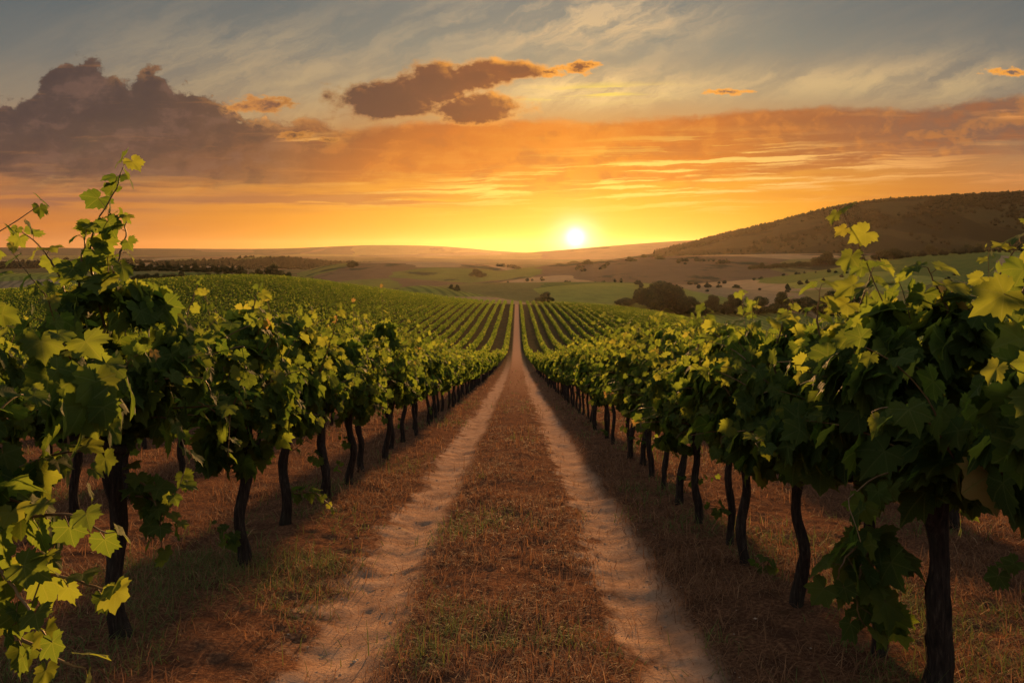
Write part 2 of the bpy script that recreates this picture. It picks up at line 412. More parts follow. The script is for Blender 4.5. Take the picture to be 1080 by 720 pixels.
# ------------------------------------------------------------------ the vineyard slope and valley floor
PY_ = [-60, 0, 20, 40, 52, 70, 98, 130, 185, 240, 280, 295, 340, 400, 480, 600]
PZ_ = [6.5, 0, -2.62, -5.24, -6.75, -8.85, -11.7, -13.7, -14.95, -15.9, -17.1, -17.9, -23.5, -34, -43, -46]
CX_ = [-500, -220, -136, -84.6, -58.7, -36, -14, 0, 26, 46.6, 74, 130, 220, 500]
CZ_ = [-10, 1, 6.4, 9.0, 5.9, 2.9, .5, 0, -.9, -3.1, -8.7, -18, -26, -28]
BASE = -48.0
def slope_z(X, Y):
    z = smooth_interp(Y, PY_, PZ_)
    w = sstep(70, 270, Y)*(1-sstep(310, 520, Y))
    z = z + smooth_interp(X, CX_, CZ_)*w
    side = sstep(260, 700, np.abs(X))
    z = z*(1-side) + np.minimum(z, -20)*side
    z = z + fbm(X/9, Y/9, 3, 3)*.35*sstep(3, 30, np.abs(X)+Y*.2)
    return np.maximum(z, BASE + fbm(X/300, Y/300, 3, 5)*6)
def ground_z(X, Y):
    X = np.asarray(X, float); Y = np.asarray(Y, float)
    z = slope_z(X, Y)
    n = 1-sstep(30, 70, Y)
    wob = .10*fbm(Y/2.3, Y*0+3.1, 2, 9)
    rut = np.exp(-((X-TRACK_L-wob)/.22)**2) + np.exp(-((X-TRACK_R-wob)/.22)**2)
    z = z - n*.055*rut + n*.05*np.exp(-((X+.07)/.42)**2) + n*.05*(np.exp(-((X-ROW_L)/.45)**2)+np.exp(-((X-ROW_R)/.45)**2))
    z = z + n*(fbm(X*2.6, Y*2.6, 4, 21)*.07 + fbm(X*11, Y*11, 3, 33)*.035*(1-.35*np.clip(rut, 0, 1)) + np.clip(rut, 0, 1)*fbm(X*9, Y*4, 3, 71)*.022)
    return z
def build_ground():
    def axis(lo_fn, start, end):
        v = [start]
        while v[-1] < end: v.append(v[-1]+lo_fn(v[-1]))
        return np.array(v)
    xp = axis(lambda a: .045 if a < 2.6 else .045+.05*(a-2.6) if a < 200 else .1*a, 0, 14000)
    X = np.concatenate([-xp[:0:-1], xp])
    # put grid lines exactly on the edges of the track
    for e in (-1.305, 1.26): X[np.argmin(abs(X-e))] = e
    yp = axis(lambda a: .035 if a < 7 else .035+.011*(a-7) if a < 200 else .07*a, .9, 14000)
    yn = -axis(lambda a: .3+.15*a, 0, 9000)[::-1]
    Y = np.concatenate([yn, yp])
    GX, GY = np.meshgrid(X, Y)
    Z = ground_z(GX, GY)
    V = np.stack([GX, GY, Z], -1).reshape(-1, 3)
    nx, ny = len(X), len(Y)
    i = np.arange(ny-1)[:, None]*nx; j = np.arange(nx-1)[None]
    Q = np.stack([i+j, i+j+1, i+nx+j+1, i+nx+j], -1)
    cx = (X[:-1]+X[1:])/2; cyy = (Y[:-1]+Y[1:])/2
    tm = ((cx > -1.305) & (cx < 1.26))[None]*((cyy < 318) & (cyy > -40))[:, None]
    def sub(mask, name, lab):
        q = Q[mask]; u, inv = np.unique(q, return_inverse=True)
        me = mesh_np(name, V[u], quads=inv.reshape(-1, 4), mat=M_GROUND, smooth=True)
        tag(link(name, me), lab, None, None, 'structure')
    sub(~tm, 'ground', 'dry brown earth and litter under the vine rows, reaching to the hills')
    sub(tm, 'dirt_track', 'straight dirt track with two pale wheel ruts and a grassy middle')
build_ground()

# ------------------------------------------------------------------ hills
def mat_hill(name, cols, scale, stripes=0.0, dark=(.03, .035, .018, 1), woods=.62):
    m, T, o = new_mat(name)
    tc = T.nodes.new('ShaderNodeTexCoord'); sp = T.nodes.new('ShaderNodeSeparateXYZ'); T.links.new(tc.outputs['Object'], sp.inputs[0])
    x, y, z = (E(T, sp.outputs[i]) for i in range(3))
    w = noise(T, vec(T, x, y), .6/scale, 3, .5)
    vo = T.nodes.new('ShaderNodeTexVoronoi'); vo.feature = 'F1'; vo.inputs['Scale'].default_value = 1.0
    T.links.new(vec(T, x/scale + w*1.3, y/(scale*1.6) + w*.8), vo.inputs['Vector'])
    spc = T.nodes.new('ShaderNodeSeparateXYZ'); T.links.new(vo.outputs['Color'], spc.inputs[0])
    f = E(T, spc.outputs[0])
    n = len(cols)
    c = ramp(T, f, [(k/n, cols[k]) for k in range(n)], 'CONSTANT')
    d = noise(T, vec(T, x, y), 6.0/scale, 5, .65)
    c = mix(T, d.ss(.4, .7)*.5, c, mix(T, .5, c, dark))
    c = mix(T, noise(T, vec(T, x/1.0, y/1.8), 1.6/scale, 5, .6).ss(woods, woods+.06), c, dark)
    if stripes:
        s = ((x*.8 + y*.35 + w*scale*.4)*(6.283/stripes))._m('SINE')
        c = mix(T, s.ss(-.2, .8)*.4*E(T, spc.outputs[1]).ss(.3, .5), c, dark)
    b = pbsdf(T, c, 1.0, 0.0, bump(T, d, .6, scale*.05)); T.links.new(b.outputs[0], o.inputs[0]); return m
G1 = (.13, .14, .032, 1); G2 = (.22, .21, .045, 1); TAN = (.30, .20, .10, 1); OLV = (.17, .14, .045, 1); BRN = (.14, .092, .05, 1)
M_FIELD = mat_hill('rolling_fields', [G1, G2, OLV, TAN, G1], 85, 5.0, woods=.72)
M_TAN = mat_hill('stubble_fields', [TAN, OLV, TAN, G2], 75, 4.0, woods=.75)
M_MID = mat_hill('far_fields', [OLV, BRN, G1, TAN, BRN], 200, 0, woods=.55)
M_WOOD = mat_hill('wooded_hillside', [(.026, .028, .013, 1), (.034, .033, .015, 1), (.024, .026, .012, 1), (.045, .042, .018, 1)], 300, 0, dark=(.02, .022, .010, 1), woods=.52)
M_FARH = mat_hill('distant_ridge', [BRN, OLV, (.06, .06, .035, 1)], 900, 0, woods=.6)
HILLS = []
def hill(D, wf, wb, pts, mat, label, rough, base=BASE-3, n=(150, 60)):
    px = np.array([p[0] for p in pts], float); zc = np.array([EYE-(p[1]-265)/F*D for p in pts])
    def hz(X, Y):
        a = 545+F*X/np.maximum(Y, 1.0)
        c = smooth_interp(a, px, zc)
        edge = sstep(px[0], px[0]+60, a)*(1-sstep(px[-1]-60, px[-1], a))
        t = np.where(Y < D, (D-Y)/wf, (Y-D)/wb); t = np.clip(t, 0, 1)
        b = .5+.5*np.cos(np.pi*t)
        r = fbm(X/(wf*.35), Y/(wf*.35), 4, int(D))*rough*np.sin(np.clip(t, 0, 1)*np.pi)**.7
        r = r + fbm(X/(wf*.08), Y/(wf*.08), 3, int(D)+5)*rough*.10
        return base + (c*edge+base*(1-edge) - base)*b + r*edge*b
    HILLS.append((D, wf, wb, hz))
    A = np.linspace(px[0], px[-1], n[0]); Yv = D + np.concatenate([-wf*np.linspace(1, 0, n[1])**1.3, wb*np.linspace(0, 1, 14)[1:]])
    GA, GY = np.meshgrid(A, Yv); GX = (GA-545)/F*GY
    V = np.stack([GX, GY, hz(GX, GY)], -1).reshape(-1, 3); nx = len(A)
    i = np.arange(len(Yv)-1)[:, None]*nx; j = np.arange(nx-1)[None]
    Q = np.stack([i+j, i+j+1, i+nx+j+1, i+nx+j], -1).reshape(-1, 4)
    return tag(link('hill', mesh_np('hill', V, quads=Q, mat=mat, smooth=True)), label, None, None, 'structure')
def land_z(X, Y):
    z = slope_z(np.asarray(X, float), np.asarray(Y, float))
    for D, wf, wb, hz in HILLS:
        k = (Y > D-wf) & (Y < D+wb)
        z = np.where(k, np.maximum(z, hz(np.asarray(X, float), np.asarray(Y, float))), z)
    return z
hill(9000, 1800, 1500, [(-500, 263), (-200, 262), (0, 261), (150, 262), (300, 262), (400, 258.5), (470, 260), (530, 265), (620, 268), (900, 266), (1500, 264)], M_FARH, 'farthest pale hazy ridge along the horizon left of the sun', 8)
hill(6000, 1500, 1500, [(-500, 268), (-200, 269), (150, 270), (300, 271), (420, 272), (530, 268), (600, 263), (660, 258), (720, 254), (800, 252), (1100, 250), (1500, 250)], M_FARH, 'long hazy ridge rising to the right beneath the sun', 8)
hill(3200, 1500, 800, [(-500, 276), (-200, 275), (100, 273), (190, 271), (240, 272.5), (300, 270), (345, 275), (420, 279), (500, 285), (580, 294), (700, 300)], M_MID, 'dim rolling hills left of the far valley', 9)
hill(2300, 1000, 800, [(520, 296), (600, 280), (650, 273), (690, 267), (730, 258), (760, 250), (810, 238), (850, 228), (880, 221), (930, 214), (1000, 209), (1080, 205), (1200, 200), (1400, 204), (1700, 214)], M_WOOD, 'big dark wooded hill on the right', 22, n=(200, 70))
hill(1700, 1000, 500, [(180, 305), (300, 292), (345, 280), (420, 276), (470, 276.5), (530, 281), (590, 290), (660, 300)], M_MID, 'brown hill in the middle distance left of the sun', 6)
hill(1350, 850, 400, [(330, 306), (440, 298), (500, 290), (560, 282), (620, 276), (680, 271.5), (730, 269.5), (800, 268), (900, 267), (1100, 262), (1400, 262), (1700, 270)], M_MID, 'sunlit brown fields below the sun', 7)
hill(1150, 650, 300, [(440, 309), (560, 300), (640, 296), (700, 292), (760, 289), (830, 284), (900, 281), (1000, 279), (1200, 276), (1500, 276)], M_FIELD, 'rolling green fields at the foot of the dark hill', 4)
hill(860, 480, 240, [(560, 318), (640, 309), (700, 303), (740, 299), (800, 294), (860, 286), (920, 276), (980, 269), (1040, 265), (1100, 263.5), (1300, 262), (1600, 264)], M_FIELD, 'smooth green slope on the right with pale stubble below', 3)
hill(690, 360, 150, [(640, 330), (700, 316), (760, 311), (830, 305), (900, 301), (1000, 300), (1200, 298), (1500, 300)], M_TAN, 'pale stubble field behind the tree line on the right', 2)
hill(610, 330, 150, [(300, 318), (380, 310), (440, 304), (490, 299.5), (560, 298), (640, 297.5), (720, 300), (800, 306), (900, 314)], M_FIELD, 'golden green swell of fields behind the crest', 2)
hill(430, 170, 90, [(250, 318), (350, 311), (413, 304), (447, 301), (497, 309), (543, 317), (600, 326), (680, 340)], M_FIELD, 'small yellow green knoll just behind the vineyard crest', .8)
hill(600, 330, 150, [(-500, 292), (-200, 289), (100, 287), (160, 286), (230, 288), (290, 291), (340, 296), (400, 304), (450, 314)], M_FIELD, 'green fields behind the vineyard hill on the left', 2)

# ------------------------------------------------------------------ leaves
def leaf_template(kind, seed):
    r = np.random.default_rng(seed)
    ca = [0, 10, 22, 36, 50, 64, 78, 94, 110, 126, 142, 158, 170]; cr = [1.0, .90, .70, .76, .90, .78, .60, .66, .72, .62, .56, .48, .22]
    if kind == 'fine':
        a = np.linspace(0, 170, 20)
        rr = np.interp(a, ca, cr); rr[1::2] *= .90; rr[0::2] *= 1.03
    elif kind == 'mid':
        a = np.array([0, 22, 50, 78, 112, 145, 168.]); rr = np.interp(a, ca, cr)
    else:
        a = np.array([0, 50, 112, 160.]); rr = np.array([1, .88, .72, .4])
    ang = np.concatenate([-a[::-1], a[1:]]); rad = np.concatenate([rr[::-1], rr[1:]])*(1+.05*r.standard_normal(2*len(a)-1))
    x = rad*np.sin(np.radians(ang)); y = rad*np.cos(np.radians(ang))
    pts = [np.stack([x, y], 1)]
    n = len(x)
    if kind == 'fine': pts = [np.stack([x, y], 1)*.55] + pts
    V = np.concatenate([[[0, 0]]]+pts)
    curl, fold, wave = r.uniform(.10, .42), r.uniform(.05, .35), r.uniform(.03, .09)
    R = np.hypot(V[:, 0], V[:, 1]); A = np.arctan2(V[:, 0], V[:, 1])
    z = -curl*V[:, 1]*np.abs(V[:, 1]) - .25*V[:, 0]**2 + fold*np.abs(V[:, 0]) + wave*np.sin(A*5+seed)*R*R*1.6 - .06*R
    T = []
    for k in range(n-1): T.append((0, 1+k+1, 1+k))
    if kind == 'fine':
        T2 = []
        for k in range(n-1):
            i0, i1, o0, o1 = 1+k, 2+k, 1+n+k, 2+n+k
            T2 += [(i0, i1, o1), (i0, o1, o0)]
        T += T2
    return np.column_stack([V, z])/1.36, np.array(T), V
TEMPL = {k: [leaf_template(k, s) for s in range(5)] for k in ('fine', 'mid', 'low')}
def norm(v): return v/(np.linalg.norm(v, axis=-1, keepdims=True)+1e-9)
def leaves_arrays(kind, P, M, N, S, R, seed=0):
    """P positions, M midrib directions, N rough normals, S widths, R tone"""
    rng = np.random.default_rng(seed)
    M = norm(M); N = norm(N - M*(N*M).sum(1, keepdims=True)); B = np.cross(M, N)
    pick = rng.integers(0, 5, len(P)); Vs = []; Ts = []; Us = []; Rs = []; off = 0
    for t in range(5):
        k = np.where(pick == t)[0]
        if not len(k): continue
        V, T, U = TEMPL[kind][t]; n = len(V)
        W = P[k][:, None] + S[k][:, None, None]*(B[k][:, None]*V[None, :, 0:1] + M[k][:, None]*V[None, :, 1:2] + N[k][:, None]*V[None, :, 2:3])
        Vs.append(W.reshape(-1, 3)); Ts.append((T[None]+(np.arange(len(k))*n)[:, None, None]).reshape(-1, 3)+off); off += n*len(k)
        Us.append(np.tile(U, (len(k), 1))); Rs.append(np.repeat(R[k], n))
    return np.concatenate(Vs), np.concatenate(Ts), np.concatenate(Us), np.concatenate(Rs)
def leaf_mesh(name, kind, P, M, N, S, R, seed, mat):
    V, T, U, r = leaves_arrays(kind, P, M, N, S, R, seed)
    return mesh_np(name, V, tris=T, mat=mat, attrs={'rnd': r}, uv=U, smooth=True)

def cane_path(start, d, length, rng, droop=.5, n=14):
    p = np.array(start, float); d = norm(np.array(d, float)); pts = [p.copy()]
    st = length/(n-1); w = rng.normal(0, 1, 3)*.06
    for i in range(n-1):
        d = norm(d + np.array([0, 0, -droop*st*(i/n)*1.6]) + w*.5 + rng.normal(0, .05, 3)); p = p+d*st; pts.append(p.copy())
    return np.array(pts)
def cane_leaves(pts, rng, step, size, tipfrac=.35):
    """alternate leaves along a cane"""
    seg = np.linalg.norm(np.diff(pts, axis=0), axis=1); L = np.concatenate([[0], np.cumsum(seg)])
    s = np.arange(step*.6, L[-1], step); s = np.append(s, L[-1])
    pos = np.stack([np.interp(s, L, pts[:, i]) for i in range(3)], 1)
    tan = np.stack([np.interp(s, L, np.gradient(pts[:, i])) for i in range(3)], 1); tan = norm(tan)
    k = len(s); side = np.where(np.arange(k) % 2 == 0, 1.0, -1.0)[:, None]
    ref = norm(np.cross(tan, rng.normal(0, .35, (k, 3))+np.array([.5, .6, .15])))
    f = s/L[-1]
    sz = size*np.clip(1.15 - (1-tipfrac)*np.clip(f-.25, 0, 1)/.75, .2, 1.2)*rng.uniform(.75, 1.2, k)
    pet = norm(ref*side + tan*.5 + rng.normal(0, .3, (k, 3)))
    P = pos + pet*(sz*.45)[:, None]
    return pos, pet, P, sz, f
def make_vine(seed, kind, n_canes, n_fill, size, width=.42, half=.62, lo=.78, hi=1.72, trunk_r=.05, lean=0.0, head=.92, low_shoots=0, extra=(), sides=9, bulk=1.0, tallp=.28):
    """returns dict of meshes: trunk, canes, foliage (+ list of shoots)"""
    rng = np.random.default_rng(seed)
    mb = MB()
    k = np.linspace(0, 1, 16)
    bx, by = rng.normal(0, .030, 2)
    tr = np.stack([bx*np.sin(k*3.3+seed)+.016*np.sin(k*11+seed*1.7)+lean*k*k, by*np.sin(k*2.7+seed*2)+.016*np.sin(k*9+seed), -.08+k*(head+.08)], 1)
    tr[:, 0] -= tr[0, 0]; tr[:, 1] -= tr[0, 1]
    rad = trunk_r*(1.0-.18*k + .5*np.exp(-k*9) + .55*np.exp(-((k-1)/.14)**2))
    mb.tube(tr, rad, sides+2, .45, seed)
    top = tr[-1]
    for sgn in (-1, 1):      # two arms along the row
        q = np.linspace(0, 1, 9)
        arm = np.stack([top[0]+.05*np.sin(q*3+seed+sgn), top[1]+sgn*q*half*.8, top[2]-.04+.16*np.sin(q*1.5)+.02*np.sin(q*9+seed)], 1)
        mb.tube(arm, trunk_r*(.62-.38*q), max(5, sides-3), .25, seed+3)
    mc = MB(); P, M, N, S = [], [], [], []
    for c in range(n_canes):
        y0 = rng.uniform(-half, half); s = rng.choice((-1, 1))
        st = np.array([top[0]+rng.normal(0, .04), top[1]+y0*.85, top[2]+.08+.05*rng.random()])
        out = rng.uniform(.05, .75); up = rng.uniform(.45, 1.15)
        tall = rng.random() < tallp
        if not tall and rng.random() < .22: up *= .15; out += .3
        if tall: up, out = 1.3, .16
        d = np.array([s*out, rng.normal(0, .35), up])
        ln = rng.uniform(.45, .95)*(hi-head)/.8 if not tall else (hi-head)*rng.uniform(.95, 1.45)
        pts = cane_path(st, d, ln, rng, rng.uniform(.4, 2.2) if not tall else .5)
        pts[:, 2] = np.maximum(pts[:, 2], lo-.1); pts[:, 0] = np.clip(pts[:, 0], -width*1.3, width*1.3)
        if kind != 'low': mc.tube(pts, .0055-.0038*np.linspace(0, 1, len(pts)), 5)
        pos, pet, p, sz, f = cane_leaves(pts, rng, .075, size)
        P.append(p); S.append(sz)
        o = np.column_stack([np.sign(p[:, 0]+1e-3)*1.0, rng.normal(0, .5, len(p)), rng.normal(0, .3, len(p))])
        M.append(o*.55 + pet*.5 + np.array([0, 0, -.65]) + rng.normal(0, .3, (len(p), 3)))
        N.append(o*.75 + np.array([0, 0, .6]) + rng.normal(0, .45, (len(p), 3)))
    for c in range(low_shoots):  # sprouts off the trunk
        zz = rng.uniform(.25, .75); th = rng.uniform(0, 6.28)
        i = int(zz*15); st = tr[min(i, 15)]
        pts = cane_path(st, (math.cos(th), math.sin(th), .5), rng.uniform(.18, .4), rng, 1.5, 8)
        if kind != 'low': mc.tube(pts, .004-.002*np.linspace(0, 1, 8), 4)
        pos, pet, p, sz, f = cane_leaves(pts, rng, .06, size*.7)
        P.append(p); S.append(sz); o = rng.normal(0, .6, (len(p), 3))
        M.append(o*.5+pet*.6+np.array([0, 0, -.5])); N.append(o*.6+np.array([0, 0, .7]))
    if n_fill:
        th = rng.uniform(0, 2*np.pi, n_fill); rr = rng.uniform(.45, 1.05, n_fill)**.6
        zc, zr = (lo+hi)/2, (hi-lo)/2
        lump = 1+.35*np.sin(th*3+seed)*rng.random(n_fill)
        y = rng.uniform(-half*1.1, half*1.1, n_fill)
        env = 1-.35*np.abs(y/half)**2.5
        p = np.column_stack([np.cos(th)*rr*width*env*lump*bulk, y, zc+np.sin(th)*rr*zr*env*(1+.2*fbm(y*3+seed, y*0, 2, seed))])
        p[:, 0] += top[0]
        zf = np.clip((p[:, 2]-lo)/(hi-lo), 0, 1.2); p[:, 1] *= 1.04-.66*zf**1.5; p[:, 0] *= 1.04-.30*zf**2
        nc = 9; ci = rng.integers(0, n_fill, nc); near = ((p[:, None]-p[ci][None])**2).sum(-1).argmin(1)
        p = p[ci][near] + (p-p[ci][near])*.62 + np.column_stack([np.sign(np.cos(th))*.03, np.zeros(n_fill), np.zeros(n_fill)])
        o = np.column_stack([np.cos(th), rng.normal(0, .35, n_fill), np.sin(th)*.6])
        P.append(p); S.append(size*rng.uniform(.6, 1.3, n_fill))
        M.append(o*.5+np.array([0, 0, -.8])+rng.normal(0, .35, (n_fill, 3))); N.append(o*.9+np.array([0, 0, .45])+rng.normal(0, .4, (n_fill, 3)))
    P, M, N, S = (np.concatenate(a) for a in (P, M, N, S))
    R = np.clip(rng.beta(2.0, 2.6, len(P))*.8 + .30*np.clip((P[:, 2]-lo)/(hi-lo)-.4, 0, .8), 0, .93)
    dead = rng.random(len(P)) < .003; R[dead] = 1.0
    lm = M_LEAF if kind == 'fine' else M_LEAF_FAR
    LV, LT, LU, LR = leaves_arrays(kind, P, M, N, S, R, seed)
    CV = np.concatenate(mc.V) if mc.V else np.zeros((0, 3)); CQ = (np.concatenate(mc.Q) if mc.Q else np.zeros((0, 4), int))+len(LV)
    fo = mesh_np('foliage', np.concatenate([LV, CV]), quads=CQ, tris=LT, mat=[lm, M_CANE], mi=np.concatenate([np.ones(len(CQ)), np.zeros(len(LT))]),
                 attrs={'rnd': np.concatenate([LR, np.zeros(len(CV))])}, uv=np.concatenate([LU, np.zeros((len(CV), 2))]), smooth=True)
    d = {'trunk': mb.mesh('trunk', M_BARK), 'foliage': fo}
    d['shoots'] = []
    for e in extra:              # long single shoots above or beside the canopy: control points, leaf size
        cp, ls, stp = np.array(e[0], float), e[1], e[2]
        t = np.linspace(0, 1, len(cp)); tt = np.linspace(0, 1, 20)
        pts = np.stack([smooth_interp(tt, t, cp[:, i]) for i in range(3)], 1)
        pts[:, :2] += np.cumsum(rng.normal(0, .004, (20, 2)), 0)
        ms = MB(); ms.tube(pts, .0075-.0050*tt, 6)
        pos, pet, p, sz, f = cane_leaves(pts, rng, stp, ls, .55)
        for a, b in zip(pos, p): ms.tube(np.linspace(a, b, 3), .0016, 4)
        o = rng.normal(0, .55, (len(p), 3)); o[:, 1] -= .35
        m_ = pet*.9+o*.25+np.array([0, 0, -.75]); n_ = pet*.5+o*.7+np.array([0, 0, .45])
        rr = np.clip(rng.uniform(.2, .74, len(p)), 0, .92)
        d['shoots'].append((ms.mesh('shoot', M_CANE), leaf_mesh('leaves', kind, p, m_, n_, sz, rr, seed+7, lm)))
    return d
VINES_N = 0
def place_vine(d, x, y, rz, label, group, scale=1.0):
    global VINES_N; VINES_N += 1
    o = link('grapevine', None, None, (x, y, float(ground_z(x, y))), rz); o.scale = (1, 1, scale) if not isinstance(scale, tuple) else scale
    tag(o, label, 'grapevine', group)
    for k in ('trunk', 'foliage'):
        if k in d: link(k, d[k], o)
    for s, l in d['shoots']: link('leaves', l, link('shoot', s, o))
    return o

# hero vines of the two front rows (own meshes); offsets are local: x across the row, y along it, z up
def rel(px, py, Y, x0, y0):      # local offset of a point seen at a pixel and depth
    p = at(px, py, Y); return (p[0]-x0, p[1]-y0, p[2]-float(ground_z(x0, y0)))
GL, GR = 'vines in the front row left of the track', 'vines in the front row right of the track'
HERO = []
def hero(x, y, label, group, shoots=(), **kw):
    ex = [([rel(px, py, dd, x, y) for px, py, dd in pts], ls, st) for pts, ls, st in shoots]
    d = make_vine(int(abs(x)*1000+y*77), 'fine', extra=ex, **{'tallp': .10, **kw})
    place_vine(d, x, y, 0, label, group); HERO.append((x, y))
hero(-2.00, 2.62, 'half cut off grapevine nearest the camera at the left edge, low leafy shoots reaching out', GL,
     [([(-60, 560, 2.6), (20, 545, 2.5), (70, 540, 2.45), (112, 560, 2.4)], .118, .07),
      ([(-60, 590, 2.6), (20, 600, 2.45), (80, 612, 2.4), (125, 622, 2.35)], .118, .07),
      ([(-60, 640, 2.6), (10, 660, 2.45), (60, 690, 2.4), (95, 700, 2.4)], .118, .07),
      ([(-60, 540, 2.6), (-10, 590, 2.4), (30, 640, 2.3), (50, 670, 2.3)], .118, .07)],
     n_canes=16, n_fill=190, size=.138, lo=.85, hi=1.9, trunk_r=.06, low_shoots=3)
hero(-2.08, 4.2, 'tall grapevine at the front left whose long leafy shoot stands up against the sunset sky', GL,
     [([(112, 345, 4.2), (104, 300, 4.2), (99, 255, 4.15), (110, 225, 4.15), (123, 198, 4.15), (132, 172, 4.15)], .15, .062),
      ([(75, 330, 4.2), (62, 290, 4.2), (45, 265, 4.2), (22, 243, 4.25)], .11, .06),
      ([(95, 330, 4.2), (118, 290, 4.1), (128, 250, 4.1), (126, 228, 4.1)], .13, .06),
      ([(80, 330, 4.1), (84, 290, 4.1), (86, 262, 4.1), (92, 240, 4.1)], .13, .06),
      ([(130, 500, 4.2), (152, 512, 4.1), (168, 540, 4.05), (172, 585, 4.0)], .12, .05),
      ([(132, 520, 4.2), (160, 530, 4.1), (188, 555, 4.05)], .12, .05)],
     n_canes=22, n_fill=300, size=.140, lo=.98, hi=1.92, trunk_r=.046, head=1.02, half=.5, width=.38)
hero(-1.96, 5.66, 'grapevine second along the left row after the tall one, with thin upright shoots', GL,
     [([(185, 400, 5.3), (190, 365, 5.2), (200, 325, 5.2), (207, 295, 5.2)], .09, .055),
      ([(262, 380, 5.6), (263, 340, 5.6), (268, 318, 5.6), (274, 300, 5.6)], .13, .06),
      ([(246, 560, 5.6), (236, 572, 5.5), (230, 560, 5.4)], .08, .05)],
     n_canes=20, n_fill=270, size=.138, width=.38, lo=.72, hi=1.84, trunk_r=.042, half=.52, low_shoots=1)
hero(-2.04, 7.0, 'grapevine third along the left row after the tall one, leaf sprig low on trunk', GL,
     [([(335, 400, 6.8), (345, 365, 6.7), (351, 340, 6.7), (352, 320, 6.7)], .10, .055),
      ([(310, 520, 7.0), (335, 520, 6.8), (352, 535, 6.7)], .09, .05)],
     n_canes=20, n_fill=300, size=.132, width=.38, lo=.74, hi=1.84, trunk_r=.044, half=.54, low_shoots=2)
hero(1.86, 2.45, 'grapevine cut off by the right edge with the largest leaves hanging into view', GR,
     [([(1090, 330, 2.5), (1075, 300, 2.55), (1090, 270, 2.6)], .115, .055),
      ([(1150, 600, 2.5), (1100, 600, 2.5), (1062, 598, 2.5)], .09, .06)],
     n_canes=14, n_fill=150, size=.165, lo=.92, hi=1.66, trunk_r=.038, half=.45, width=.36)
hero(1.83, 3.5, 'thick dark trunked grapevine at the front right with big drooping leaves', GR,
     [([(1010, 390, 3.45), (1000, 340, 3.4), (992, 310, 3.4), (984, 282, 3.4)], .14, .06),
      ([(1050, 390, 3.4), (1038, 340, 3.35), (1048, 300, 3.3), (1076, 256, 3.3)], .16, .065),
      ([(1030, 380, 3.4), (1020, 340, 3.35), (1035, 300, 3.35)], .14, .06)],
     n_canes=22, n_fill=330, size=.170, lo=.84, hi=1.80, trunk_r=.052, half=.42, width=.44)
hero(1.78, 3.95, 'slender grapevine behind the thick trunk at the right, bushy with leaves low to the ground', GR,
     [([(925, 560, 3.8), (900, 575, 3.7), (884, 596, 3.6), (880, 620, 3.6)], .16, .06),
      ([(925, 570, 3.8), (930, 600, 3.6), (925, 640, 3.6), (935, 668, 3.6)], .17, .06),
      ([(925, 560, 3.8), (905, 600, 3.65), (900, 640, 3.6), (910, 660, 3.6)], .16, .06)],
     n_canes=14, n_fill=160, size=.145, lo=.78, hi=1.66, trunk_r=.032, half=.36)
hero(1.66, 4.73, 'grapevine with a straight bare trunk at the right, tall yellow green shoots above it', GR,
     [([(885, 420, 4.5), (895, 370, 4.4), (903, 320, 4.4), (914, 278, 4.4)], .17, .06),
      ([(868, 420, 4.5), (872, 370, 4.4), (868, 335, 4.4), (872, 300, 4.4)], .15, .06),
      ([(825, 420, 4.7), (815, 380, 4.7), (822, 345, 4.7), (832, 318, 4.7)], .10, .06)],
     n_canes=20, n_fill=280, size=.148, width=.38, lo=.70, hi=1.74, trunk_r=.034, half=.46, low_shoots=0)
hero(1.62, 5.62, 'grapevine next behind the straight bare trunk on the right, leaf sprig at its foot', GR,
     [([(745, 410, 5.8), (738, 372, 5.8), (742, 350, 5.8), (748, 328, 5.8)], .11, .055),
      ([(795, 600, 5.5), (810, 588, 5.4), (806, 606, 5.4)], .09, .05)],
     n_canes=18, n_fill=240, size=.138, width=.38, lo=.72, hi=1.68, trunk_r=.032, half=.43)
hero(1.68, 6.25, 'grapevine third back from the thick trunk in the right row, slim dark trunk in shade', GR,
     [], n_canes=18, n_fill=250, size=.132, width=.38, lo=.74, hi=1.62, trunk_r=.030, half=.43, low_shoots=1)

